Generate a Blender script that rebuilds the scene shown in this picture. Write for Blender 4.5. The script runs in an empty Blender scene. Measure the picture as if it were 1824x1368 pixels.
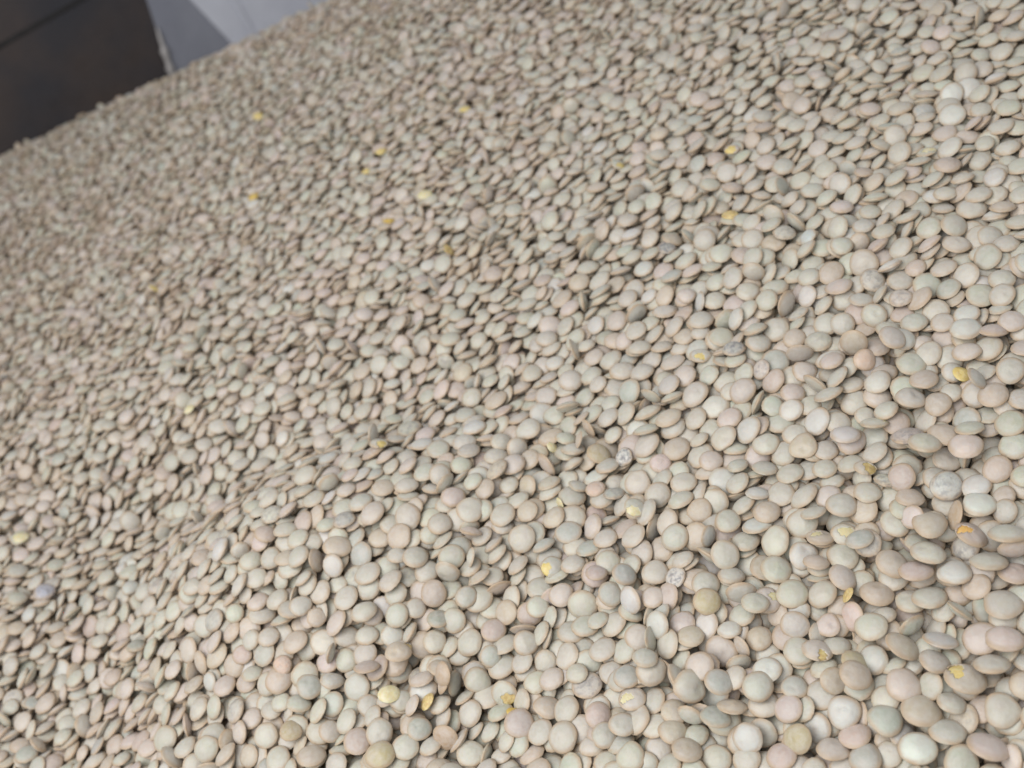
import bpy, math, base64, random
import numpy as np
from mathutils import Vector, Matrix

sc = bpy.context.scene
MM = 0.001
R_ = math.radians

# ---------------------------------------------------------------- camera
W, H, F = 1824.0, 1368.0, 2400.0                     # photograph's size and focal length in its pixels
ALPHA, DELTA, ROLL, DIST = R_(12), math.atan2(1852, F), R_(34), 6 * F / 40.4
N_ = np.array([0, -math.sin(ALPHA), math.cos(ALPHA)])   # normal of the mean heap surface
T_ = np.array([0, math.cos(ALPHA), math.sin(ALPHA)])    # up the slope
X_ = np.array([1.0, 0, 0])
VIEW = math.cos(DELTA) * T_ - math.sin(DELTA) * N_
U0 = np.cross(X_, VIEW)
UP = math.cos(ROLL) * U0 + math.sin(ROLL) * X_
RT = math.cos(ROLL) * X_ - math.sin(ROLL) * U0
CAM = -DIST * VIEW                                   # millimetres

def ray(px, py):
    v = VIEW + RT * (px - W / 2) / F - UP * (py - H / 2) / F
    return v / np.linalg.norm(v)

def project(P):
    Q = np.asarray(P) - CAM
    z = Q @ VIEW
    return W / 2 + F * (Q @ RT) / z, H / 2 - F * (Q @ UP) / z, z

cd = bpy.data.cameras.new('camera')
cam = bpy.data.objects.new('camera', cd)
sc.collection.objects.link(cam)
cam.matrix_world = Matrix(((RT[0], UP[0], -VIEW[0], CAM[0] * MM), (RT[1], UP[1], -VIEW[1], CAM[1] * MM),
                           (RT[2], UP[2], -VIEW[2], CAM[2] * MM), (0, 0, 0, 1)))
cd.sensor_width = 36
cd.lens = F / W * 36
cd.clip_start, cd.clip_end = 0.01, 20
cd.dof.use_dof = True
cd.dof.focus_distance = 0.288
cd.dof.aperture_fstop = 19
sc.camera = cam

# ---------------------------------------------------------------- light
world = bpy.data.worlds.new('World')
sc.world = world
world.use_nodes = True
bg = world.node_tree.nodes['Background']
bg.inputs[0].default_value = (0.95, 0.975, 1.0, 1)
bg.inputs[1].default_value = 0.34

def area(name, loc, target, size, energy, col):
    ld = bpy.data.lights.new(name, 'AREA')
    ld.shape, ld.size, ld.energy, ld.color = 'DISK', size, energy, col
    o = bpy.data.objects.new(name, ld)
    sc.collection.objects.link(o)
    o.location = loc
    o.rotation_euler = (Vector(target) - Vector(loc)).to_track_quat('-Z', 'Y').to_euler()
    return o

area('shop_window_light', (-0.18, -0.30, 0.40), (0.03, -0.05, 0), 0.70, 3.8, (1.0, 0.99, 0.965))
vs = sc.view_settings
vs.view_transform, vs.look, vs.exposure, vs.gamma, vs.use_curve_mapping = 'Standard', 'None', 0.0, 1.0, False
sc.cycles.max_bounces = 8
sc.cycles.diffuse_bounces = 8

# ---------------------------------------------------------------- materials
def new_mat(name):
    m = bpy.data.materials.new(name)
    m.use_nodes = True
    nt = m.node_tree
    return m, nt, nt.nodes['Principled BSDF']

def node(nt, typ, **kw):
    nd = nt.nodes.new(typ)
    for k, v in kw.items():
        setattr(nd, k, v)
    return nd

def attr(nt, name):
    return node(nt, 'ShaderNodeAttribute', attribute_name=name)

def noise(nt, vec, scale, detail=3.0, rough=0.55):
    nd = node(nt, 'ShaderNodeTexNoise')
    nd.inputs['Scale'].default_value = scale
    nd.inputs['Detail'].default_value = detail
    nd.inputs['Roughness'].default_value = rough
    nt.links.new(vec, nd.inputs['Vector'])
    return nd

def maprange(nt, val, a, b, c, d, smooth=True):
    nd = node(nt, 'ShaderNodeMapRange')
    if smooth:
        nd.interpolation_type = 'SMOOTHSTEP'
    for k, v in zip(('From Min', 'From Max', 'To Min', 'To Max'), (a, b, c, d)):
        nd.inputs[k].default_value = v
    nt.links.new(val, nd.inputs['Value'])
    return nd.outputs['Result']

def math_(nt, op, a, b):
    nd = node(nt, 'ShaderNodeMath', operation=op)
    for i, x in enumerate((a, b)):
        if hasattr(x, 'links'):
            nt.links.new(x, nd.inputs[i])
        else:
            nd.inputs[i].default_value = x
    return nd.outputs[0]

def mixc(nt, fac, a, b, blend='MIX'):
    nd = node(nt, 'ShaderNodeMix', data_type='RGBA', blend_type=blend)
    for key, x in ((0, fac), (6, a), (7, b)):
        if hasattr(x, 'links'):
            nt.links.new(x, nd.inputs[key])
        else:
            nd.inputs[key].default_value = x
    return nd.outputs[2]

def coat_material(name, wrinkle):
    m, nt, bs = new_mat(name)
    L = nt.links.new
    lp = attr(nt, 'lp').outputs['Vector']
    tint = attr(nt, 'tint').outputs['Color']
    rim = attr(nt, 'rim').outputs['Fac']
    spot = attr(nt, 'spot').outputs['Fac']
    n1 = noise(nt, lp, 1.1, 2)
    c = mixc(nt, maprange(nt, n1.outputs['Fac'], .35, .7, 0, .4), tint, (0.52, 0.455, 0.415, 1))   # rosy drift
    n2 = noise(nt, lp, 3.2, 4)
    c = mixc(nt, maprange(nt, n2.outputs['Fac'], .3, .72, 0, .24), c, (0.62, 0.62, 0.61, 1))      # chalky dust
    rr = math_(nt, 'MULTIPLY', maprange(nt, rim, .66, 1.0, 0, .95), maprange(nt, n1.outputs['Fac'], .25, .65, .35, 1))
    c = mixc(nt, rr, c, (0.47, 0.35, 0.235, 1))                                                    # tan rim
    n3 = noise(nt, lp, 16, 2)
    c = mixc(nt, maprange(nt, n3.outputs['Fac'], .63, .75, 0, .32), c, (0.22, 0.18, 0.145, 1))       # fine specks
    n4 = noise(nt, lp, 2.3, 5, .62)
    th = maprange(nt, n4.outputs['Fac'], .43, .68, 0, .9)
    c = mixc(nt, math_(nt, 'MULTIPLY', th, spot), c, (0.13, 0.125, 0.15, 1))                      # dark blotches
    L(c, bs.inputs['Base Color'])
    L(maprange(nt, n2.outputs['Fac'], .3, .7, .33, .52), bs.inputs['Roughness'])
    bs.inputs['Specular IOR Level'].default_value = 0.5
    bs.inputs['Sheen Weight'].default_value = 0.08
    bs.inputs['Subsurface Weight'].default_value = 0.3
    bs.inputs['Subsurface Radius'].default_value = (1.0, 0.75, 0.5)
    bs.inputs['Subsurface Scale'].default_value = 0.0008
    bump = node(nt, 'ShaderNodeBump')
    bump.inputs['Strength'].default_value = .55 if not wrinkle else 1.0
    bump.inputs['Distance'].default_value = 0.0003 if not wrinkle else 0.0003
    nb = noise(nt, lp, 2.4, 4, .5)
    h = nb.outputs['Fac']
    if wrinkle:
        wv = node(nt, 'ShaderNodeTexWave')
        wv.inputs['Scale'].default_value = 2.0
        wv.inputs['Distortion'].default_value = 4
        wv.inputs['Detail'].default_value = 2
        L(lp, wv.inputs['Vector'])
        h = math_(nt, 'ADD', math_(nt, 'MULTIPLY', wv.outputs['Fac'], .18), h)
    L(h, bump.inputs['Height'])
    L(bump.outputs['Normal'], bs.inputs['Normal'])
    return m

COAT = coat_material('lentil_seed_coat', False)
COATW = coat_material('wrinkled_seed_coat', True)

def kernel_material(name, col, col2, sss):
    m, nt, bs = new_mat(name)
    lp = attr(nt, 'lp').outputs['Vector']
    n1 = noise(nt, lp, 2.2, 4)
    c = mixc(nt, maprange(nt, n1.outputs['Fac'], .3, .7, 0, 1), col + (1,), col2 + (1,))
    nt.links.new(c, bs.inputs['Base Color'])
    bs.inputs['Roughness'].default_value = .42
    bs.inputs['Specular IOR Level'].default_value = .5
    bs.inputs['Subsurface Weight'].default_value = sss
    bs.inputs['Subsurface Radius'].default_value = (1.0, .6, .2)
    bs.inputs['Subsurface Scale'].default_value = .0008
    bump = node(nt, 'ShaderNodeBump')
    bump.inputs['Strength'].default_value = .6
    bump.inputs['Distance'].default_value = .0003
    nt.links.new(n1.outputs['Fac'], bump.inputs['Height'])
    nt.links.new(bump.outputs['Normal'], bs.inputs['Normal'])
    return m

KERNEL = {
    'bright': kernel_material('yellow_kernel', (.66, .50, .17), (.72, .60, .30), .2),
    'deep': kernel_material('golden_kernel', (.62, .42, .10), (.70, .52, .18), .2),
    'pale': kernel_material('pale_kernel', (.66, .57, .32), (.72, .67, .48), .2),
    'glass': kernel_material('amber_kernel', (.52, .38, .16), (.72, .58, .30), .4),
    'orange': kernel_material('orange_kernel', (.72, .42, .12), (.78, .52, .22), .25),
}

def metal_material(name, col, col2, metallic, rough, scale):
    m, nt, bs = new_mat(name)
    tc = node(nt, 'ShaderNodeTexCoord')
    n1 = noise(nt, tc.outputs['Object'], scale, 5, .6)
    n2 = noise(nt, tc.outputs['Object'], scale * 9, 3)
    c = mixc(nt, maprange(nt, n1.outputs['Fac'], .35, .68, 0, 1), col + (1,), col2 + (1,))
    nt.links.new(c, bs.inputs['Base Color'])
    bs.inputs['Metallic'].default_value = metallic
    nt.links.new(maprange(nt, n2.outputs['Fac'], .3, .7, rough - .08, rough + .1), bs.inputs['Roughness'])
    bump = node(nt, 'ShaderNodeBump')
    bump.inputs['Strength'].default_value = .25
    bump.inputs['Distance'].default_value = .0006
    nt.links.new(n2.outputs['Fac'], bump.inputs['Height'])
    nt.links.new(bump.outputs['Normal'], bs.inputs['Normal'])
    return m

# ---------------------------------------------------------------- the heap's shape (millimetres)
def on_plane(px, py):
    v = ray(px, py)
    P = CAM + v * (-(CAM @ N_) / (v @ N_))
    return P[0], P @ T_

_ca, _cb = np.array(on_plane(0, 258)), np.array(on_plane(540, 0))
_e = (_cb - _ca) / np.linalg.norm(_cb - _ca)
_nr = np.array([-_e[1], _e[0]])
if _nr[1] < 0:
    _nr = -_nr
BUMPS = [(380, 1050, 7, 20), (520, 970, 8, 22), (660, 890, 7, 20), (800, 820, 5, 18), (120, 900, -7, 18), (270, 890, -8, 16), (420, 850, -7, 14),
         (560, 785, -6, 13), (700, 735, -5, 13), (860, 715, -4, 14), (90, 1250, -12, 28), (830, 1290, -3.5, 15), (1060, 860, -2, 14),
         (700, 640, -4, 50), (1250, 560, 4, 60), (560, 330, 5, 70), (300, 420, -5, 60), (1000, 120, -4, 60), (1500, 150, 3, 40),
         (1650, 1000, -2, 30), (1250, 1000, 2, 25), (1400, 1320, -2, 14), (300, 700, 4, 40), (1800, 500, 4, 40)]
_bp = [(*on_plane(a, b), c, r) for a, b, c, r in BUMPS]

def surface(X, Y):
    w = np.zeros_like(X)
    for bx, by, a, r in _bp:
        w = w + a * np.exp(-((X - bx) ** 2 + ((Y - by) / 1.3) ** 2) / (2 * r * r))
    s = (X - _ca[0]) * _nr[0] + (Y - _ca[1]) * _nr[1]
    w = w - 0.0004 * np.clip(70 - Y, 0, None) ** 2
    return w - 0.55 * 12 * np.log1p(np.exp(np.clip((s + 6) / 12, -30, 30)))

def heap_to_world(X, Y, w):
    return np.asarray(X)[..., None] * X_ + np.asarray(Y)[..., None] * T_ + np.asarray(w)[..., None] * N_

def link_mesh(name, verts, faces, mat, parent=None, smooth=True):
    me = bpy.data.meshes.new(name)
    me.from_pydata(verts, [], faces)
    me.materials.append(mat)
    if smooth:
        me.polygons.foreach_set('use_smooth', [True] * len(me.polygons))
    me.update()
    o = bpy.data.objects.new(name, me)
    sc.collection.objects.link(o)
    if parent is not None:
        o.parent = parent
    return o

# deeper lentils that nobody sees singly: a closed bed under the top layers
gx, gy = np.meshgrid(np.arange(-205, 200, 9.0), np.arange(-215, 470, 9.0), indexing='ij')
bedv = heap_to_world(gx, gy, surface(gx, gy) - 10.5).reshape(-1, 3) * MM
nx, ny = gx.shape
bedf = [(i * ny + j, (i + 1) * ny + j, (i + 1) * ny + j + 1, i * ny + j + 1) for i in range(nx - 1) for j in range(ny - 1)]
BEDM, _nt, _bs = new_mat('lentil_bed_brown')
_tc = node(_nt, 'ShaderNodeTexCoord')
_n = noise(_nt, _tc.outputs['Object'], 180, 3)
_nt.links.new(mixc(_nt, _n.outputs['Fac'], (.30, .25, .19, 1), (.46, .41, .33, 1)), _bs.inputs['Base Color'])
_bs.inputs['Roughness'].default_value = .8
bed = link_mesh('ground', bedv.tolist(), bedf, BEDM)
bed['kind'] = 'structure'
bed['label'] = 'deeper layer of lentils under the top of the heap'

# ---------------------------------------------------------------- the metal bin behind the heap
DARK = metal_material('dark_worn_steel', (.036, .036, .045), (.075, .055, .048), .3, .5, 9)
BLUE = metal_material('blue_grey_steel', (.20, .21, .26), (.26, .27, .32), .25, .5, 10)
PALE = metal_material('paler_blue_grey_steel', (.50, .52, .61), (.60, .62, .70), .2, .45, 10)
CAULK = metal_material('pale_weld', (.42, .40, .40), (.5, .48, .48), .2, .5, 30)
SEAMM = metal_material('black_gap', (.012, .012, .014), (.02, .018, .018), .1, .7, 30)

def slab(name, quad, thick, mat, parent):
    """a flat panel: quad of four world points (mm), thickened away from the camera, with a small bevel"""
    q = [np.array(p, float) for p in quad]
    nn = np.cross(q[1] - q[0], q[3] - q[0])
    nn /= np.linalg.norm(nn)
    if nn @ (CAM - q[0]) > 0:
        nn = -nn
    v = [p for p in q] + [p + nn * thick for p in q]
    f = [(0, 1, 2, 3), (7, 6, 5, 4), (0, 4, 5, 1), (1, 5, 6, 2), (2, 6, 7, 3), (3, 7, 4, 0)]
    base = parent.location if parent is not None else Vector((0, 0, 0))
    o = link_mesh(name, [tuple(np.array(p) * MM - np.array(base)) for p in v], f, mat, parent, smooth=False)
    bv = o.modifiers.new('bevel', 'BEVEL')
    bv.width, bv.segments = .0004, 2
    return o

def hit(px, py, P0, nrm):
    v = ray(px, py)
    return CAM + v * (((P0 - CAM) @ nrm) / (v @ nrm))

corner = CAM + ray(300, 116) * 810.0
binr = bpy.data.objects.new('metal_bin', None)
sc.collection.objects.link(binr)
binr.location = Vector((corner[0] * MM, corner[1] * MM, (corner[2] - 90) * MM))
binr['label'] = 'metal bin wall behind the heap, dark steel on the left and blue-grey on the right'
binr['category'] = 'bin'
# the corner edge as it leans in the photograph: a slightly flared hopper wall
edge_dir = None
nb = np.array([0.1, -1.0, 0.0]); nb /= np.linalg.norm(nb)      # blue wall faces the camera
ctop = hit(236, -80, corner, nb)
edge = (ctop - corner) / np.linalg.norm(ctop - corner)
nd_ = np.array([0.22, -0.97, 0.0]); nd_ = nd_ - edge * (nd_ @ edge); nd_ /= np.linalg.norm(nd_)   # dark wall turns towards us on the left
left_dir = np.cross(nd_, edge); left_dir *= -1 if left_dir[0] > 0 else 1
right_dir = np.cross(nb, edge); right_dir *= -1 if right_dir[0] < 0 else 1
lo, hi = -95, 460
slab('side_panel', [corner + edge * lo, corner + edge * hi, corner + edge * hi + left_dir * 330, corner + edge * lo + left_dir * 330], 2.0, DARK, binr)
# seam line across the dark panel
s0, s1 = hit(-60, 116, corner, nd_), hit(160, -10, corner, nd_)
sd = (s1 - s0) / np.linalg.norm(s1 - s0)
sn = np.cross(sd, nd_)
s1 = s1 + sd * 60
a0 = nd_ * .8
slab('seam', [s0 + a0 - sn * 1.3, s1 + a0 - sn * 1.3, s1 + a0 + sn * 1.3, s0 + a0 + sn * 1.3], .6, SEAMM, binr)
# blue wall: narrow strip in a darker tone, then a paler, ribbed main panel
b0, b1 = hit(418, 66, corner, nb), hit(338, -20, corner, nb)
bd = (b1 - b0) / np.linalg.norm(b1 - b0)
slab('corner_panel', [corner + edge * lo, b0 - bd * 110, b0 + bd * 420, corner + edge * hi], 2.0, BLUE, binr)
nb2 = nb
rd2 = np.cross(nb2, bd); rd2 *= -1 if rd2[0] < 0 else 1
lap = nb * 2.2                                       # paler tone begins here, on a slab set slightly proud of the strip
slab('back_panel', [b0 - bd * 110 + lap - rd2 * 4, b0 - bd * 110 + rd2 * 640 + lap, b0 + bd * 420 + rd2 * 640 + lap, b0 + bd * 420 + lap - rd2 * 4], 2.0, PALE, binr)
r0_, r1_ = hit(446, 52, b0 + lap, nb2), hit(412, -10, b0 + lap, nb2)
rdn = (r1_ - r0_) / np.linalg.norm(r1_ - r0_)
rsd = np.cross(rdn, nb2)
r0_, r1_ = r0_ - rdn * 40, r1_ + rdn * 60
slab('rib', [r0_ + nb2 * 1.2 - rsd * 1.6, r1_ + nb2 * 1.2 - rsd * 1.6, r1_ + nb2 * 1.2 + rsd * 1.6, r0_ + nb2 * 1.2 + rsd * 1.6], 1.0, PALE, binr)
# weld bead low in the corner
tv, tf = [], []
for k in range(25):
    u = k / 24
    cpt = corner + edge * (-60 + 82 * u) + (nb + nd_) * 1.2
    rad = 2.0 + .7 * math.sin(k * 2.3)
    if k > 20:
        rad *= (25 - k) / 5
    for j in range(8):
        a = 2 * math.pi * j / 8
        tv.append(tuple((cpt + rad * (math.cos(a) * nb + math.sin(a) * left_dir)) * MM - np.array(binr.location)))
for k in range(24):
    for j in range(8):
        tf.append((k * 8 + j, k * 8 + (j + 1) % 8, k * 8 + 8 + (j + 1) % 8, k * 8 + 8 + j))
link_mesh('weld_bead', tv, tf, CAULK, binr)

# ---------------------------------------------------------------- lentils that can be told apart in the photograph
# unusual lentils: place, length, shortness, slant, type, hue, dark marks, chipped part, its extent, inner hue, description, name
ODD = [
    (1060, 880, 38, .80, 15, 'W', 8, 0, None, 0, '', 'salmon lentil with a wrinkled skin, just below the centre', 'salmon wrinkled lentil'),
    (1070, 820, 44, .85, -20, 'T', 13, 0, None, 0, '', 'big olive-tan lentil face-on, left of the blue-black blotched lentil', 'big olive lentil'),
    (1110, 822, 36, .82, 60, 'M', 4, .85, None, 0, '', 'whitish lentil blotched blue-black, right of the big olive lentil', 'blue-black blotched lentil'),
    (1178, 828, 41, .85, 0, 'W', 10, 0, None, 0, '', 'pink and white lentil facing up, right of the blue-black blotched lentil', 'pink and white lentil'),
    (1092, 888, 40, .55, 8, 'M', 6, .5, None, 0, '', 'grey speckled lentil leaning on the salmon wrinkled lentil', None),
    (1722, 662, 36, .72, -30, 'K', 'bright', 0, None, 0, '', 'bright yellow bare kernel beside a grey-green half lentil, near the right edge', 'bright yellow kernel near the right edge'),
    (1748, 674, 44, .55, -60, 'H', 6, 0, None, 0, '', 'grey-green half lentil leaning on edge against the bright yellow kernel', None),
    (1140, 908, 40, .85, -20, 'C', 1, 0, (-.45, .8), .62, 'pale', 'greenish lentil with a pale yellow chipped lower rim, right of the salmon wrinkled lentil', 'greenish lentil with pale chipped rim'),
    (990, 797, 24, .72, -40, 'K', 'pale', 0, None, 0, '', 'small pale yellow kernel in the pocket at the centre of the heap', 'pale yellow kernel at the centre'),
    (992, 893, 28, .45, -65, 'K', 'pale', 0, None, 0, '', 'thin pale yellow kernel sliver standing on edge below the centre pocket', 'pale yellow sliver'),
    (988, 1018, 42, .9, 0, 'C', 0, 0, (-.75, .5), .55, 'bright', 'round beige lentil with a yellow chip at its lower left rim, below centre', 'yellow-rimmed beige lentil below centre'),
    (35, 957, 30, .7, 10, 'K', 'pale', 0, None, 0, '', 'blurred pale yellow kernel close to the left edge', 'pale yellow kernel at the left edge'),
    (1308, 264, 30, .6, 10, 'C', 2, 0, (-.3, .6), .75, 'bright', 'pinkish lentil with an exposed yellow kernel in the upper right', None),
    (825, 197, 22, .6, 10, 'K', 'bright', 0, None, 0, '', 'small golden kernel highest of the yellow ones at top centre', None),
    (462, 210, 20, .75, 20, 'K', 'bright', 0, None, 0, '', 'small blurred golden kernel nearest to the metal corner at top left', None),
    (678, 273, 21, .6, 15, 'K', 'bright', 0, None, 0, '', 'small yellow kernel, upper of a close pair in the far middle', None),
    (646, 306, 20, .6, 40, 'K', 'bright', 0, None, 0, '', 'small yellow kernel, lower left of a close pair in the far middle', None),
    (455, 346, 22, .55, 25, 'K', 'deep', 0, None, 0, '', 'deep golden kernel in the left half of the far slope', None),
    (688, 398, 23, .5, 5, 'K', 'deep', 0, None, 0, '', 'deep golden kernel left of the pale straw kernel, on the far slope', None),
    (755, 356, 28, .7, 15, 'K', 'pale', 0, None, 0, '', 'pale straw kernel on the far slope, right of the deep golden kernel', None),
    (798, 450, 26, .6, -45, 'K', 'glass', 0, None, 0, '', 'straw-brown kernel in the upper middle of the heap', None),
    (1100, 298, 28, .65, -30, 'C', 0, 0, (.5, .5), .6, 'bright', 'beige lentil with a golden chip, upper middle right', None),
    (1646, 275, 38, .5, 12, 'C', 1, 0, (.3, .3), .55, 'pale', 'greenish lentil with a pale yellow chip in the far upper right', None),
    (1304, 384, 32, .6, 10, 'K', 'glass', 0, None, 0, '', 'straw-coloured kernel at mid height right of centre', None),
    (340, 726, 24, .6, 40, 'K', 'pale', 0, None, 0, '', 'pale lemon kernel on the left slope', None),
    (280, 512, 24, .45, -30, 'K', 'bright', 0, None, 0, '', 'thin yellow kernel seen edge-on high on the left slope', None),
    (672, 798, 36, .55, 0, 'C', 0, 0, (.2, .8), .5, 'bright', 'beige lentil with yellow chipped edge left of centre', None),
    (1192, 441, 34, .65, -5, 'M', 6, .9, None, 0, '', 'dark grey-violet lentil in the upper right half', None),
    (1600, 540, 44, .75, 15, 'M', 2, .35, None, 0, '', 'pinkish faintly speckled lentil in the right part of the slope', None),
    (1258, 637, 40, .65, 0, 'C', 0, 0, (0, .5), .42, 'bright', 'beige lentil with a yellow spot, left of the dark smudged lentil', None),
    (1312, 617, 42, .7, 12, 'M', 6, .8, None, 0, '', 'grey lentil with a dark blue smudge on top, mid right', 'dark smudged lentil'),
    (1440, 428, 34, .7, 45, 'T', 15, 0, None, 0, '', 'pale mint lentil in the upper right part', 'pale mint lentil'),
    (1700, 176, 42, .95, 0, 'T', 4, 0, None, 0, '', 'smooth whitish lentil lying proud of the others in the upper right', 'whitish lentil in the upper right'),
    (1535, 648, 42, .9, -50, 'T', 9, 0, None, 0, '', 'smooth peach lentil in the right part of the heap', 'smooth peach lentil'),
    (1556, 764, 50, .45, 4, 'C', 1, 0, (.9, 0), .38, 'pale', 'flat greenish lentil with a crumbly cream tip at its right end', None),
    (1612, 786, 60, .55, 0, 'M', 2, .6, None, 0, '', 'pinkish lentil with a patch of dark specks, right of centre', 'dark-specked pinkish lentil'),
    (1532, 838, 42, .65, -15, 'C', 3, 0, (.4, .6), .65, 'glass', 'tan lentil with a rough broken amber lower edge, right of centre', 'rough broken tan lentil'),
    (1611, 863, 52, .95, 70, 'T', 5, 0, None, 0, '', 'rosy brown lentil face-on, left of the freckled lentil', 'rosy brown face-on lentil'),
    (1678, 874, 61, .9, -10, 'M', 4, .5, None, 0, '', 'large whitish lentil freckled with grey specks, under a brown lentil on edge', 'grey-freckled large lentil'),
    (1702, 906, 54, .52, 80, 'T', 12, 0, None, 0, '', 'brown lentil standing on edge by the freckled lentil, right side', 'brown lentil on edge'),
    (1735, 954, 62, .62, -32, 'C', 5, 0, (-.7, -.15), .36, 'orange', 'rosy brown lentil with a small orange chip, close to the right edge', 'orange-chipped lentil by the right edge'),
    (1505, 958, 46, .9, -20, 'C', 0, 0, (.3, -.1), .55, 'pale', 'beige lentil with a pale yellow tear in its skin, right of centre low', 'beige lentil with torn skin'),
    (1456, 966, 51, .65, -3, 'C', 3, 0, (-.3, -.2), .36, 'pale', 'tan lentil with a small cream patch, left of the torn-skinned lentil', None),
    (85, 1058, 38, .8, 15, 'M', 7, .5, None, 0, '', 'slate-blue mottled lentil near the left edge', 'slate-blue lentil near the left edge'),
    (1217, 1042, 42, .85, 60, 'M', 4, .7, None, 0, '', 'whitish lentil with violet-grey mottling, below centre right', 'violet-mottled lentil'),
    (1373, 1068, 52, .9, -10, 'C', 2, 0, (.75, -.4), .42, 'pale', 'pale pink lentil with a cream chip at its upper right', 'cream-chipped pale pink lentil'),
    (1522, 1068, 34, .5, 60, 'K', 'glass', 0, None, 0, '', 'olive-yellow glassy kernel half hidden behind a round beige lentil', None),
    (1513, 1110, 54, .74, 95, 'T', 11, 0, None, 0, '', 'clear pink oval lentil standing up, low right', 'clear pink oval lentil'),
    (790, 1104, 40, .85, 0, 'T', 14, 0, None, 0, '', 'dark sage-green lentil low in the middle', 'dark sage lentil'),
    (724, 1155, 45, .72, 5, 'C', 2, 0, (1, .1), .5, 'glass', 'pinkish lentil with its right end chipped to an amber kernel', 'amber-ended pinkish lentil'),
    (245, 1160, 36, .62, 8, 'T', 14, 0, None, 0, '', 'dark green-grey lentil in the shadowed hollow at lower left', 'dark green-grey lentil'),
    (505, 1193, 36, .95, 30, 'W', 9, 0, None, 0, '', 'peach lentil with a ridged skin, low in the left half', 'peach ridged lentil'),
    (1325, 1150, 44, .5, -60, 'T', 5, 0, None, 0, '', 'rosy brown lentil standing on edge, lower right of centre', 'rosy brown lentil on edge'),
    (1462, 1160, 55, .72, -10, 'C', 2, 0, (.15, .9), .33, 'glass', 'pinkish lentil with a small round amber chip at its lower rim', 'pinkish lentil with small amber chip'),
    (798, 1208, 46, .5, 75, 'T', 12, 0, None, 0, '', 'amber-brown lentil on edge behind its twin in a dark pocket, bottom middle', None),
    (812, 1214, 46, .6, -75, 'T', 12, 0, None, 0, '', 'amber-brown lentil standing on edge in a dark pocket, bottom middle', 'amber-brown lentil on edge'),
    (1737, 1220, 72, .8, -20, 'C', 3, 0, (-.45, -.6), .42, 'bright', 'large tan lentil with a yellow chip on top, near the bottom right corner', 'yellow-chipped lentil near the bottom right corner'),
    (697, 1248, 42, .85, 0, 'K', 'pale', 0, None, 0, '', 'pale cream-yellow kernel left of the glassy split kernel, near the bottom', 'cream-yellow kernel near the bottom'),
    (765, 1256, 36, .62, 60, 'K', 'glass', 0, None, 0, '', 'glassy straw-coloured split kernel right of the cream-yellow kernel, near the bottom', 'glassy split kernel near the bottom'),
    (738, 1252, 42, .5, 70, 'H', 2, 0, None, 0, '', 'pinkish half lentil standing between the cream-yellow and the glassy kernel', None),
    (1125, 1255, 50, .85, 15, 'C', 0, 0, (-.55, 0), .42, 'pale', 'beige lentil with a pale yellow stripe on its left, bottom middle', 'yellow-striped beige lentil'),
    (905, 1238, 50, .9, -50, 'C', 0, 0, (.6, .55), .55, 'glass', 'beige lentil with a glassy amber chip, just above the deep yellow kernel', 'amber-chipped lentil'),
    (908, 1270, 32, .65, -25, 'K', 'deep', 0, None, 0, '', 'deep yellow kernel poking out from between pale lentils near the bottom centre', 'deep yellow kernel near the bottom centre'),
    (803, 1322, 48, .85, -50, 'T', 12, 0, None, 0, '', 'orange-brown lentil face-on at the bottom edge', 'orange-brown lentil at the bottom edge'),
    (634, 1322, 52, .92, 20, 'T', 5, 0, None, 0, '', 'brown lentil face-on at the bottom edge, left half', 'brown lentil at the bottom left'),
    (1040, 742, 36, .42, 40, 'H', 3, 0, None, 0, '', 'thin tan husk upper of the broken husks at the centre', None),
    (1056, 768, 38, .45, -60, 'H', 12, 0, None, 0, '', 'brownish split husk right of the thin tan husk at the centre', None),
    (1030, 795, 34, .40, 75, 'H', 3, 0, None, 0, '', 'upright tan husk lowest of the broken husks at the centre', None),
    (838, 1000, 36, .42, 80, 'H', 0, 0, None, 0, '', 'beige husk standing upright left of centre below', None),
    (862, 1030, 42, .5, 35, 'H', 3, 0, None, 0, '', 'tan half lentil leaning below the upright beige husk', None),
]
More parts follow.
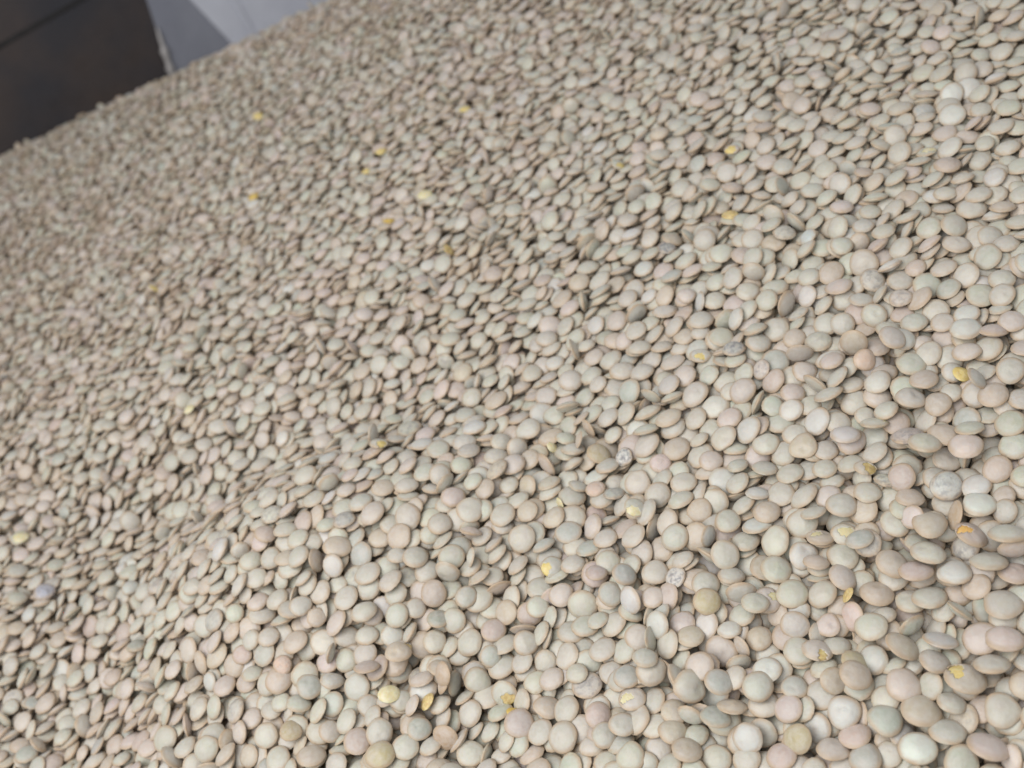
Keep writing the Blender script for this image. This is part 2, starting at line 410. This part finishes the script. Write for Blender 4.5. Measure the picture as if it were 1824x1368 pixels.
# plain lentils that stand out in the near part: x, y, long axis, short/long, rise, colour
PLAIN = [
    (1717, 1028, 61, .75, 0, 4), (1793, 1094, 72, .72, -5, 0), (1794, 1137, 71, .68, -4, 2), (1654, 1078, 63, .7, -5, 0), (1650, 1039, 60, .64, -6, 5),
    (1560, 1071, 62, .76, -8, 3), (1423, 1132, 51, 1, 0, 0), (1470, 1124, 45, .9, 30, 2), (1561, 1122, 60, .86, 20, 1), (1499, 1153, 54, .7, -6, 1),
    (1614, 1145, 65, .66, -35, 3), (1685, 1144, 63, .52, -4, 4), (1672, 1173, 60, .66, -25, 0), (1775, 1180, 68, .55, 0, 1), (1478, 1206, 50, .92, -60, 3),
    (1537, 1188, 56, .8, -50, 13), (1525, 1218, 60, .84, -35, 3), (1416, 1234, 48, .88, 0, 6), (1612, 1223, 66, .88, -15, 2), (1666, 1219, 52, .84, 90, 0),
    (1498, 1269, 62, .98, 60, 4), (1577, 1286, 65, .86, -20, 6), (1649, 1274, 73, .8, -15, 3), (1798, 1268, 66, .96, 0, 0), (1525, 1311, 60, .74, 12, 11),
    (1424, 1336, 55, .92, 90, 13), (1694, 1312, 64, .76, -3, 1), (1637, 1335, 68, .94, 0, 4), (1481, 1347, 62, .7, -10, 2), (1774, 1347, 78, .64, -15, 2),
    (1709, 1258, 55, .72, -20, 1),
    (1250, 1075, 50, .97, 0, 13), (1141, 1138, 49, .97, 0, 0), (1227, 1141, 50, .8, 10, 3), (1180, 1116, 52, .78, 105, 4), (1241, 1194, 55, .94, 60, 2),
    (1352, 1218, 57, .95, 0, 0), (1277, 1218, 54, .88, -20, 6), (1206, 1256, 52, .88, -20, 3), (1144, 1183, 49, .75, 0, 0), (1116, 1214, 49, .88, 10, 6),
    (1071, 1278, 50, .97, -40, 5), (1082, 1313, 49, .95, 10, 1), (1121, 1295, 49, .9, 0, 0), (1208, 1303, 52, .88, -10, 3), (1282, 1297, 58, .65, -6, 6),
    (1340, 1330, 56, .96, 90, 4), (1218, 1347, 57, .8, -12, 3), (1136, 1352, 54, .95, 60, 1), (1106, 1028, 46, .82, -25, 6), (1055, 1023, 42, .74, 3, 5),
    (1089, 1058, 45, .98, 0, 6), (1130, 1073, 52, .68, 105, 4), (1169, 1073, 44, .9, 30, 2), (1308, 1016, 51, .68, -6, 0), (1350, 1093, 51, .74, -5, 1),
    (1297, 1133, 45, .75, 15, 4), (1313, 1256, 55, .54, -4, 3),
    (1500, 786, 55, .6, 0, 4), (1689, 780, 62, .66, -8, 3), (1660, 803, 60, .62, -5, 0), (1736, 821, 64, .72, 8, 2), (1739, 865, 56, .76, 12, 4),
    (1747, 902, 62, .74, 0, 4), (1665, 952, 63, .73, -8, 3), (1512, 909, 56, .8, -10, 0), (1473, 891, 49, .88, 15, 2), (1543, 966, 50, .7, 10, 6),
    (1651, 1002, 62, .68, -5, 1), (1580, 1011, 61, .78, -25, 3), (1509, 1023, 54, .82, -35, 2), (1444, 1007, 48, .6, -5, 3), (1795, 974, 70, .55, 0, 0),
    (1756, 995, 68, .56, 0, 1), (1744, 780, 54, .48, 4, 1), (1446, 925, 50, .52, 14, 1), (1623, 915, 46, .88, 80, 2),
    (664, 1173, 46, .9, 60, 0), (727, 1195, 48, .8, 0, 3), (775, 1189, 44, .76, -8, 3), (858, 1219, 48, 1, 0, 1), (881, 1127, 46, .88, 0, 5),
    (878, 1166, 40, 1, 0, 6), (944, 1155, 46, .98, 0, 0), (963, 1085, 43, .94, 0, 1), (938, 1292, 55, .95, 0, 2), (977, 1263, 51, .82, -10, 3),
    (558, 1232, 47, .97, 0, 6), (677, 1351, 54, .92, 20, 13), (752, 1307, 45, .97, 0, 6), (556, 1347, 53, .74, 5, 3), (675, 1203, 49, .5, 8, 5),
    (664, 1136, 43, .82, 25, 0), (738, 1095, 40, .96, 0, 0), (836, 1062, 41, .94, 0, 0), (566, 1099, 36, .98, 0, 3), (544, 1073, 41, .93, 10, 0),
    (519, 1302, 42, .9, 10, 13),
    (1589, 583, 48, .6, -3, 0), (1608, 605, 50, .8, -20, 4), (1590, 628, 50, .78, -25, 2), (1625, 650, 52, .8, -5, 1), (1570, 690, 52, .78, 25, 4),
    (1722, 585, 58, .7, -5, 4), (1737, 633, 52, .7, 8, 2), (1772, 705, 57, .75, 3, 3), (1645, 690, 52, .68, 0, 3), (1680, 718, 50, .85, 25, 3),
    (1630, 725, 54, .7, -8, 0), (1800, 585, 50, .8, 0, 2), (1480, 655, 46, .68, 15, 2), (1500, 787, 54, .6, 0, 0),
]


# ---------------------------------------------------------------- where every lentil lies
# The heap is poured: lentil after lentil is dropped on what already lies there, settles into the lowest of a few
# nearby spots with the tilt that the lentils below give it, and raises the pile. All in the heap's own frame, mm.
rng = np.random.default_rng(3)
CELL, KC = .5, 8
GX0, GX1, GY0, GY1 = -212, 206, -232, 475
nx, ny = int((GX1 - GX0) / CELL) + 1, int((GY1 - GY0) / CELL) + 1
xs, ys = GX0 + np.arange(nx) * CELL, GY0 + np.arange(ny) * CELL
TX, TY = np.meshgrid(xs, ys, indexing='ij')
heap_level = surface(TX, TY)
EDGE = [(-215, 470), (60, 365), (130, 200), (207, 5), (168, -75), (52, -225), (-35, -170), (-208, -35)]
INSIDE = np.zeros(TX.shape, bool)
for k in range(len(EDGE)):
    (x1, y1), (x2, y2) = EDGE[k], EDGE[(k + 1) % len(EDGE)]
    with np.errstate(all='ignore'):
        INSIDE ^= ((y1 > TY) != (y2 > TY)) & (TX < (x2 - x1) * (TY - y1) / (y2 - y1) + x1)
FILL = np.zeros(TX.shape)                           # where the lentils traced below will lie, the pouring stops lower
PILE = heap_level - 7.5 + rng.normal(0, .3, heap_level.shape)
oi, oj = np.meshgrid(np.arange(-KC, KC + 1), np.arange(-KC, KC + 1), indexing='ij')
DX, DY = (oi * CELL).ravel(), (oj * CELL).ravel()
RADII, THICK = np.array([2.4, 2.65, 2.85, 3.0, 3.2]), np.array([.32, .37, .42])
lay = []                                            # x, y, w, normal (3), radius, thickness ratio

def caps(n, R, T):
    """lower and upper skin of tilted lentils over the footprint cells"""
    k = 1 / T ** 2 - 1 / R ** 2
    a = (1 / R ** 2 + k * n[:, 2] ** 2)[:, None]
    pr = n[:, 0:1] * DX + n[:, 1:2] * DY
    b = k * n[:, 2:3] * pr
    D = b * b - a * ((DX ** 2 + DY ** 2) / R ** 2 + k * pr ** 2 - 1)
    s = np.sqrt(np.maximum(D, 0))
    return D > 0, (-b - s) / a, (-b + s) / a

def drop(i, j, R, th, nrm=None, npos=10, ntilt=3, sd=.22, pj=9, sink=.30, wob=.06, give=0.0):
    T = R * th * .8
    ii = np.clip(i + np.r_[0, rng.integers(-pj, pj + 1, npos - 1)], KC, nx - KC - 1)
    jj = np.clip(j + np.r_[0, rng.integers(-pj, pj + 1, npos - 1)], KC, ny - KC - 1)
    HP = np.stack([PILE[a - KC:a + KC + 1, b - KC:b + KC + 1].ravel() for a, b in zip(ii, jj)])
    m = DX ** 2 + DY ** 2 < R * R
    if nrm is None:
        gx = (HP * DX * m).sum(1) / (DX * DX * m).sum()
        gy = (HP * DY * m).sum(1) / (DY * DY * m).sum()
        N = np.stack([-.8 * np.repeat(gx, ntilt), -.8 * np.repeat(gy, ntilt), np.ones(npos * ntilt)], 1)
        N[:, :2] += rng.normal(0, sd, (npos * ntilt, 2))
        N[:, 1] += .24 * min(1.0, max(0.0, (ys[j] + 70) / 110))     # shingled up the slope
    else:
        N = np.repeat(nrm[None], npos * ntilt, 0) + rng.normal(0, wob, (npos * ntilt, 3))
    N /= np.linalg.norm(N, axis=1)[:, None]
    ok, lo, hi = caps(N, R, T)
    gap = np.where(ok, np.repeat(HP, ntilt, 0) - lo, -1e9)
    if give:                                        # pressed in among its neighbours
        few = np.maximum(1, (ok.sum(1) * give).astype(int))
        w = -np.sort(-gap, 1)[np.arange(len(gap)), few]
    else:
        w = gap.max(1)
    goal = heap_level[np.repeat(ii, ntilt), np.repeat(jj, ntilt)]
    b = int(np.argmin(w - goal - .35 * N[:, 2]))
    a = b // ntilt
    wb = w[b] - sink
    sub = PILE[ii[a] - KC:ii[a] + KC + 1, jj[a] - KC:jj[a] + KC + 1]
    np.maximum(sub, np.where(ok[b], hi[b] + wb, -1e9).reshape(sub.shape), out=sub)
    lay.append((xs[ii[a]], ys[jj[a]], wb, *N[b], R, th))

for row in ODD + PLAIN:
    qx, qy = on_plane(row[0], row[1])
    for _ in range(3):                              # the plane point, corrected for the heap's own relief
        v = ray(row[0], row[1])
        wl = float(surface(np.array([qx]), np.array([qy]))[0]) - .8
        Q = CAM + v * ((wl - CAM @ N_) / (v @ N_))
        qx, qy = Q[0], Q @ T_
    rr = row[2] / 2 * ((Q - CAM) @ VIEW) / F
    near_cells = np.hypot(TX - qx, TY - qy) < rr + .6
    FILL[near_cells] = -3.0

for lev in (-5, -4, -3, -2.2, -1.6, -1.2, -1, -.8, -.7, -.6, -.6, -.6, -.6):
    a, b = rng.integers(10, size=2)
    gi, gj = np.meshgrid(np.arange(KC + a, nx - KC - 1, 10), np.arange(KC + b, ny - KC - 1, 10), indexing='ij')
    gi = np.clip(gi + rng.integers(-5, 6, gi.shape), KC, nx - KC - 1).ravel()
    gj = np.clip(gj + rng.integers(-5, 6, gj.shape), KC, ny - KC - 1).ravel()
    for k in rng.permutation(len(gi)):
        i, j = gi[k], gj[k]
        if not INSIDE[i, j] or PILE[i - 3:i + 4, j - 3:j + 4].mean() - heap_level[i, j] > lev + FILL[i, j]:
            continue
        R = RADII[rng.choice(5, p=[.12, .25, .3, .22, .11])] * (1 + rng.normal(0, .02)) * (1.08 - .18 * min(1.0, max(0.0, (ys[j] + 20) / 300)))
        th = THICK[rng.integers(3)]
        if rng.random() < 0.03:
            v = rng.normal(size=3)
            v[2] = abs(v[2]) * .3 + .1
            drop(i, j, R, th, nrm=v / np.linalg.norm(v), npos=12, ntilt=1)
        else:
            drop(i, j, R, th, give=.05)
NB = len(lay)

def cell_under(px, py):
    """the heap cell that the eye meets through a point of the photograph"""
    v = ray(px, py)
    s = np.arange(180, 800, .5)
    Q = CAM + v * s[:, None]
    a = np.clip(np.round((Q[:, 0] - GX0) / CELL).astype(int), KC, nx - KC - 1)
    b = np.clip(np.round((Q @ T_ - GY0) / CELL).astype(int), KC, ny - KC - 1)
    soft = np.array([PILE[max(p - 3, 0):p + 4, max(q - 3, 0):q + 4].mean() for p, q in zip(a[::4], b[::4])])
    hit_ = np.nonzero(Q[::4] @ N_ < soft + 1.0)[0]
    k = int(hit_[0]) * 4 if len(hit_) else len(s) // 2
    return a[k], b[k], s[k], v

def drop_at(px, py, dpx, asp, ang, th=.42, proud=False):
    """a lentil seen at (px, py): long axis dpx pixels, short/long = asp, long axis rising by ang degrees to the right"""
    i, j, s, v = cell_under(px, py)
    R = dpx / 2 * s * (v @ VIEW) / F
    a = math.radians(ang)
    minor = -math.sin(a) * RT + math.cos(a) * UP     # image direction across the long axis
    minor = minor - v * (minor @ v)
    minor /= np.linalg.norm(minor)
    # the silhouette of a thick lens never gets thinner than its own thickness
    f = math.sqrt(max(0.0, (asp * asp - th * th) / (1 - th * th)))
    best = max((-v * f + sg * math.sqrt(1 - f * f) * minor for sg in (1, -1)), key=lambda q: q @ N_)
    nl = np.array([best @ X_, best @ T_, best @ N_])
    if proud:
        drop(i, j, R, th, nrm=nl, npos=7, ntilt=2, pj=2, sink=.4, wob=.03, give=.06)
        return
    drop(i, j, R, th, nrm=nl, npos=7, ntilt=2, pj=2, sink=.3 + 1.6 * max(0, .8 - abs(nl[2])), wob=.035, give=.16)

# rows with a label are odd ones; nearer lentils lie over the ones behind them
PLAIN.pop()
traced = [(r[:5], r) for r in ODD] + [(r[:5], r) for r in PLAIN]
traced.sort(key=lambda q: q[0][1])
for (px, py, dpx, asp, ang), r in traced:
    edge_on = .33 if asp < .55 else .37
    drop_at(px, py, dpx, asp, ang, edge_on, len(r) > 6 and r[5] == 'H')
LAY = np.array(lay)
POS = heap_to_world(LAY[:, 0], LAY[:, 1], LAY[:, 2])
NV = heap_to_world(LAY[:, 3], LAY[:, 4], LAY[:, 5])
RAD, THK = LAY[:, 6], LAY[:, 7]
NUM = len(POS)
rng = np.random.default_rng(41)
SPIN = rng.random(NUM) * 2 * math.pi
h = np.where(np.abs(NV[:, 2:3]) < .9, np.array([[0, 0, 1.0]]), np.array([[1.0, 0, 0]]))
ax = np.cross(h, NV); ax /= np.linalg.norm(ax, axis=1)[:, None]
ay = np.cross(NV, ax)
cs, sn_ = np.cos(SPIN)[:, None], np.sin(SPIN)[:, None]
AX, AY = ax * cs + ay * sn_, ay * cs - ax * sn_       # each lentil's own axes in the world
PX, PY, PZ = project(POS)
VD = POS - CAM; VD /= np.linalg.norm(VD, axis=1)[:, None]
FACE = np.abs((NV * VD).sum(1))

PAL = np.array([(.46, .435, .37), (.445, .438, .365), (.50, .43, .38), (.46, .39, .31), (.52, .51, .47), (.43, .35, .30),
                (.375, .38, .335), (.38, .385, .43), (.57, .41, .34), (.60, .44, .35), (.60, .49, .44), (.54, .41, .365),
                (.42, .31, .21), (.40, .34, .20), (.28, .29, .24), (.43, .47, .44)])
CNAME = ['grey-beige', 'pale green', 'pinkish', 'tan', 'whitish', 'rosy brown', 'grey-green', 'slate', 'salmon', 'peach', 'pink and white',
         'clear pink', 'brown', 'olive', 'dark sage', 'mint']
PCI = rng.choice(7, NUM, p=[.44, .28, .09, .08, .05, .03, .03])
# pinker, browner seed further back and to the left, in loose patches
drift = .5 + .5 * np.sin(LAY[:, 0] / 31 + np.sin(LAY[:, 1] / 43) * 2)
pinker = rng.random(NUM) < np.clip((LAY[:, 1] + 30 - .8 * LAY[:, 0]) / 420, 0, .34) * (.4 + drift)
PCI = np.where(pinker, rng.choice([2, 3, 5], NUM, p=[.55, .33, .12]), PCI)
SPOT = np.where(rng.random(NUM) < .03, rng.random(NUM) * .55, 0)
HERO = {}
for k, (_, r) in enumerate(traced):
    i = NB + k
    if len(r) > 6:
        HERO[i] = r
        PCI[i] = r[6] if isinstance(r[6], int) else 0
        SPOT[i] = r[7]
    else:
        PCI[i], SPOT[i] = r[5], 0
TINT = 1.12 * PAL[PCI] * (1 + rng.normal(0, .05, (NUM, 1))) * (1 + rng.normal(0, .016, (NUM, 3)))
OFFS = rng.random((NUM, 3)) * 40
SH = rng.normal(0, 1, (NUM, 8))

def seen_from(eye, S, margin):
    """count the cells in which each lentil is visible"""
    w_, h_ = int(W // S) + 2 * margin, int(H // S) + 2 * margin
    zb, ib = np.full((h_, w_), 1e9), np.full((h_, w_), -1)
    P = POS - eye
    z = P @ VIEW
    cx = (W / 2 + F * (P @ RT) / z) / S + margin
    cy = (H / 2 - F * (P @ UP) / z) / S + margin
    gx_, gy_ = ((np.arange(w_) + .5 - margin) * S - W / 2) / F, ((np.arange(h_) + .5 - margin) * S - H / 2) / F
    rad = (RAD * F / z / S + 1)
    T = RAD * THK * .95
    for i in np.nonzero((cx > -8) & (cx < w_ + 8) & (cy > -8) & (cy < h_ + 8))[0]:
        x0, x1, y0, y1 = int(max(0, cx[i] - rad[i])), int(min(w_, cx[i] + rad[i] + 1)), int(max(0, cy[i] - rad[i])), int(min(h_, cy[i] + rad[i] + 1))
        if x0 >= x1 or y0 >= y1:
            continue
        n, o = NV[i], -P[i]
        k = 1 / T[i] ** 2 - 1 / RAD[i] ** 2
        dn = (VIEW @ n) + gx_[x0:x1][None] * (RT @ n) - gy_[y0:y1][:, None] * (UP @ n)
        dd = 1 + gx_[x0:x1][None] ** 2 + gy_[y0:y1][:, None] ** 2
        od = (VIEW @ o) + gx_[x0:x1][None] * (RT @ o) - gy_[y0:y1][:, None] * (UP @ o)
        on = o @ n
        a = dd / RAD[i] ** 2 + k * dn * dn
        b = od / RAD[i] ** 2 + k * dn * on
        c = (o @ o) / RAD[i] ** 2 + k * on * on - 1
        D = b * b - a * c
        t = np.where(D > 0, (-b - np.sqrt(np.maximum(D, 0))) / a, 1e9)
        sub = zb[y0:y1, x0:x1]
        m = t < sub
        sub[m] = t[m]
        ib[y0:y1, x0:x1][m] = i
    inner = ib[margin:h_ - margin, margin:w_ - margin]
    return np.bincount(ib[ib >= 0], minlength=NUM), np.bincount(inner[inner >= 0], minlength=NUM)

everywhere, SEEN = seen_from(CAM, 3, 30)
KEEP = everywhere > 0
for off in (RT * 70, -RT * 70, UP * 70, -UP * 45):      # what a step to the side would show as well
    KEEP |= seen_from(CAM + off, 5, 24)[0] > 1
# the ones that show largest are objects of their own
heroes = [i for i in HERO if SEEN[i] > 0 or True]
own = set(heroes)
for i in np.argsort(-SEEN):
    if len(own) >= 300:
        break
    own.add(int(i))
plain = sorted(own - set(heroes))

def lens(rings, seg, idx, flat=0.0):
    """vertices (n, V, 3) in unit lentil space of biconvex lenses, faces, and radial coordinate (n, V)"""
    th = np.arange(seg) * 2 * math.pi / seg
    r = np.array(rings)
    up = []
    for k, rr in enumerate(r):
        zz = max(0.0, 1 - rr * rr) ** .79
        up.append((rr, zz))
    prof = up + [(1.0, 0.0)] + [(a, -b) for a, b in up[::-1]]
    rr = np.repeat([p[0] for p in prof], seg)
    zz = np.repeat([p[1] for p in prof], seg)
    tt = np.tile(th, len(prof))
    s = SH[idx]
    out = 1 + .036 * np.clip(s[:, 0:1], -1.5, 1.5) * np.cos(2 * tt + s[:, 1:2] * 3) + .020 * s[:, 2:3] * np.cos(3 * tt + s[:, 3:4] * 3) \
        + .010 * s[:, 4:5] * np.cos(5 * tt + s[:, 5:6] * 3)
    # one squared-off end on some seeds
    cut = np.where(s[:, 6:7] > .6, .92 - .03 * np.abs(s[:, 7:8]), 2.0)
    x = rr * out * np.cos(tt); y = rr * out * np.sin(tt)
    x = np.where(x > cut, cut + (x - cut) * .25, x)
    top = 1 + .10 * np.clip(s[:, 5:6], -1.5, 1.5)
    z = zz * np.where(zz > 0, top, (2 - top) * (1 - flat)) * (1 + .07 * s[:, 4:5] * rr * np.cos(tt + s[:, 1:2]))
    dent = np.where(s[:, 3:4] > 0, .12 + .12 * np.abs(s[:, 2:3]), 0)
    x0, y0 = .45 * np.sin(7 * s[:, 0:1]), .45 * np.cos(5 * s[:, 1:2])
    z = z * (1 - dent * np.exp(-((x - x0) ** 2 + (y - y0) ** 2) / .09))
    fold = np.where(s[:, 7:8] > .3, .09, 0) * np.exp(-((x * np.cos(9 * s[:, 6:7]) + y * np.sin(9 * s[:, 6:7]) - .2 * s[:, 5:6]) / .16) ** 2)
    z = z * (1 + fold)
    poles = np.zeros((len(idx), 2, 3)); poles[:, 0, 2] = top[:, 0]; poles[:, 1, 2] = -(2 - top[:, 0]) * (1 - flat)
    V = np.concatenate([np.stack([x, y, np.broadcast_to(z, x.shape)], -1), poles], 1)
    nr = len(prof)
    q = [(a * seg + j, (a + 1) * seg + j, (a + 1) * seg + (j + 1) % seg, a * seg + (j + 1) % seg) for a in range(nr - 1) for j in range(seg)]
    t0 = [(nr * seg, j, (j + 1) % seg) for j in range(seg)]
    b = (nr - 1) * seg
    t1 = [(nr * seg + 1, b + (j + 1) % seg, b + j) for j in range(seg)]
    return V, q, t0 + t1, np.concatenate([rr, [0, 0]])

def place(V, idx, shrink=1.0):
    s = np.stack([RAD[idx], RAD[idx], RAD[idx] * THK[idx]], 1)[:, None, :] * shrink
    U = V * s
    return U[..., 0:1] * AX[idx][:, None] + U[..., 1:2] * AY[idx][:, None] + U[..., 2:3] * NV[idx][:, None]

def set_attrs(me, lp, rim, tint, spot):
    for nm, typ, key, dat in (('lp', 'FLOAT_VECTOR', 'vector', lp), ('rim', 'FLOAT', 'value', rim),
                              ('tint', 'FLOAT_COLOR', 'color', tint), ('spot', 'FLOAT', 'value', spot)):
        a = me.attributes.new(nm, typ, 'POINT')
        a.data.foreach_set(key, np.ascontiguousarray(dat, np.float32).ravel())

def fast_mesh(name, co, quads, tris, mat):
    quads, tris = np.asarray(quads, np.int32).reshape(-1, 4), np.asarray(tris, np.int32).reshape(-1, 3)
    me = bpy.data.meshes.new(name)
    me.vertices.add(len(co))
    me.vertices.foreach_set('co', np.ascontiguousarray(co, np.float32).ravel())
    loops = np.concatenate([quads.ravel(), tris.ravel()])
    me.loops.add(len(loops))
    me.loops.foreach_set('vertex_index', loops)
    nq, nt_ = len(quads), len(tris)
    st = np.concatenate([np.arange(nq) * 4, nq * 4 + np.arange(nt_) * 3])
    me.polygons.add(nq + nt_)
    me.polygons.foreach_set('loop_start', st.astype(np.int32))
    me.polygons.foreach_set('use_smooth', np.ones(nq + nt_, bool))
    me.materials.append(mat)
    me.update(calc_edges=True)
    return me

# ---- the bulk of the heap: one object of kind stuff
def bulk(name, idx, rings, seg):
    V, q, t3, rr = lens(rings, seg, idx)
    n, nv = V.shape[:2]
    co = (place(V, idx) + POS[idx][:, None]).reshape(-1, 3) * MM
    off = (np.arange(n) * nv)[:, None, None]
    Q = (np.array(q)[None] + off).reshape(-1, 4)
    T3 = (np.array(t3)[None] + off).reshape(-1, 3)
    lp = (V + OFFS[idx][:, None]).reshape(-1, 3)
    tint = np.concatenate([np.repeat(TINT[idx], nv, 0), np.ones((n * nv, 1))], 1)
    return co, Q, T3, lp, np.tile(rr, n), tint, np.repeat(SPOT[idx], nv)

rest = np.array([i for i in np.nonzero(KEEP)[0] if i not in own])
near = rest[PZ[rest] < 360]
far = rest[PZ[rest] >= 360]
A = bulk('near', near, (.42, .76, .95), 14)
B = bulk('far', far, (.55, .9), 11)
offv = len(A[0])
co = np.concatenate([A[0], B[0]])
me = fast_mesh('lentil_heap', co, np.concatenate([A[1], B[1] + offv]), np.concatenate([A[2], B[2] + offv]), COAT)
set_attrs(me, *[np.concatenate([A[k], B[k]]) for k in (3, 4, 5, 6)])
heap = bpy.data.objects.new('lentil_heap', me)
sc.collection.objects.link(heap)
heap['kind'] = 'stuff'
heap['label'] = 'heap of pale beige, pinkish and greenish lentils filling the metal bin'
heap['category'] = 'lentils'

# ---- the lentils that show largest, and the odd ones: objects of their own
def lentil_object(i, name='lentil', mat=COAT, rings=(.18, .36, .52, .67, .8, .89, .96), seg=26, flat=0.0, hole=None, shrink=1.0, parent=None):
    idx = np.array([i])
    V, q, t3, rr = lens(rings, seg, idx, flat)
    co = place(V, idx, shrink)[0] * MM
    q, t3 = np.array(q), np.array(t3)
    if hole is not None:
        (hx, hy, hz), hr = hole
        g = np.random.default_rng(i + 5)
        ph = g.random(4) * 6.28
        def keep(f):
            c = V[0][f].mean(1)
            dx, dy = c[:, 0] - hx, c[:, 1] - hy
            an = np.arctan2(dy, dx)
            lim = hr * (1 + .18 * np.sin(2 * an + ph[0]) + .13 * np.sin(3 * an + ph[1]) + .10 * np.sin(7 * an + ph[2]))
            return ~((np.hypot(dx, dy) < lim) & (c[:, 2] * hz > -.25))
        q, t3 = q[keep(q)], t3[keep(t3)]
    me = fast_mesh(name, co, q, t3, mat)
    nv = len(co)
    set_attrs(me, V[0] + OFFS[i], rr, np.concatenate([np.repeat(TINT[idx], nv, 0), np.ones((nv, 1))], 1), np.full(nv, SPOT[i]))
    o = bpy.data.objects.new(name, me)
    sc.collection.objects.link(o)
    if parent is None:
        o.location = POS[i] * MM
    else:
        o.parent = parent
    return o

GROUP_ODD, GROUP = 'odd-looking lentils scattered through the heap', 'large pale lentils in the near part of the heap'
for i in heroes:
    typ, c, spot, cdir, csz, kcol, label, short = HERO[i][5:]
    if typ == 'K':
        o = lentil_object(i, 'lentil_kernel', KERNEL[c], flat=.75 if i % 2 else .2, shrink=.93)
    elif typ == 'H':
        o = lentil_object(i, 'lentil', COAT, flat=.8)
    elif typ == 'C':
        # image direction of the chip, expressed on the lentil's own face
        wv = RT * cdir[0] - UP * cdir[1]
        hz = 1.0 if NV[i] @ VD[i] < 0 else -1.0
        dx, dy = wv @ AX[i], wv @ AY[i]
        ln = math.hypot(dx, dy) or 1
        mag = min(1.0, math.hypot(*cdir)) * .72
        o = bpy.data.objects.new('lentil', None)
        sc.collection.objects.link(o)
        o.location = POS[i] * MM
        skin = lentil_object(i, 'seed_coat', COAT, rings=tuple(np.linspace(.08, .97, 13)), seg=48, hole=((dx / ln * mag, dy / ln * mag, hz), csz), parent=o)
        sm = skin.modifiers.new('coat_thickness', 'SOLIDIFY')
        sm.thickness, sm.offset = .0002, -1
        lentil_object(i, 'kernel', KERNEL[kcol], shrink=.91, parent=o)
    elif typ == 'W':
        o = lentil_object(i, 'lentil', COATW, seg=40, rings=(.1, .2, .3, .4, .5, .6, .7, .78, .86, .93))
    else:
        o = lentil_object(i, 'lentil', COAT)
    o['label'], o['category'], o['group'] = label, 'lentil', GROUP_ODD

# labels of the plain ones: colour and pose, then where they lie next to the odd ones that can be found
marks = [(k, r[12]) for k, r in HERO.items() if r[12]]
DIRS = ['right of', 'below and right of', 'below', 'below and left of', 'left of', 'above and left of', 'above', 'above and right of']
taken = set(r[11] for r in HERO.values())
def pose(i):
    return 'face-on' if FACE[i] > .78 else ('on edge' if FACE[i] < .36 else 'tilted')
def size_word(i):
    return 'small ' if RAD[i] < 2.7 else ('large ' if RAD[i] > 3.3 else '')
for i in plain:
    o = lentil_object(i, 'lentil', COAT)
    near_marks = sorted((math.hypot(PX[i] - PX[k], PY[i] - PY[k]), k, s) for k, s in marks)
    base = size_word(i) + CNAME[PCI[i]] + ' lentil ' + pose(i)
    lab = None
    for adv in (('just ', '') if near_marks[0][0] < 75 else ('', 'some way ')):
        for dist, k, s in near_marks[:4]:
            an = math.degrees(math.atan2(PY[i] - PY[k], PX[i] - PX[k])) % 360
            cand = base + ', ' + adv + DIRS[int((an + 22.5) // 45) % 8] + ' the ' + s
            if adv == 'just ' and dist > 75:
                continue
            if len(cand.split()) <= 16 and cand not in taken:
                lab = cand
                break
        if lab:
            break
    if lab is None:
        for w_ in ('middling', 'smooth', 'plain', 'dusty', 'dull'):
            cand = w_ + ' ' + base + ' near the ' + near_marks[0][2]
            if cand not in taken:
                lab = cand
                break
    taken.add(lab)
    o['label'], o['category'], o['group'] = lab, 'lentil', GROUP
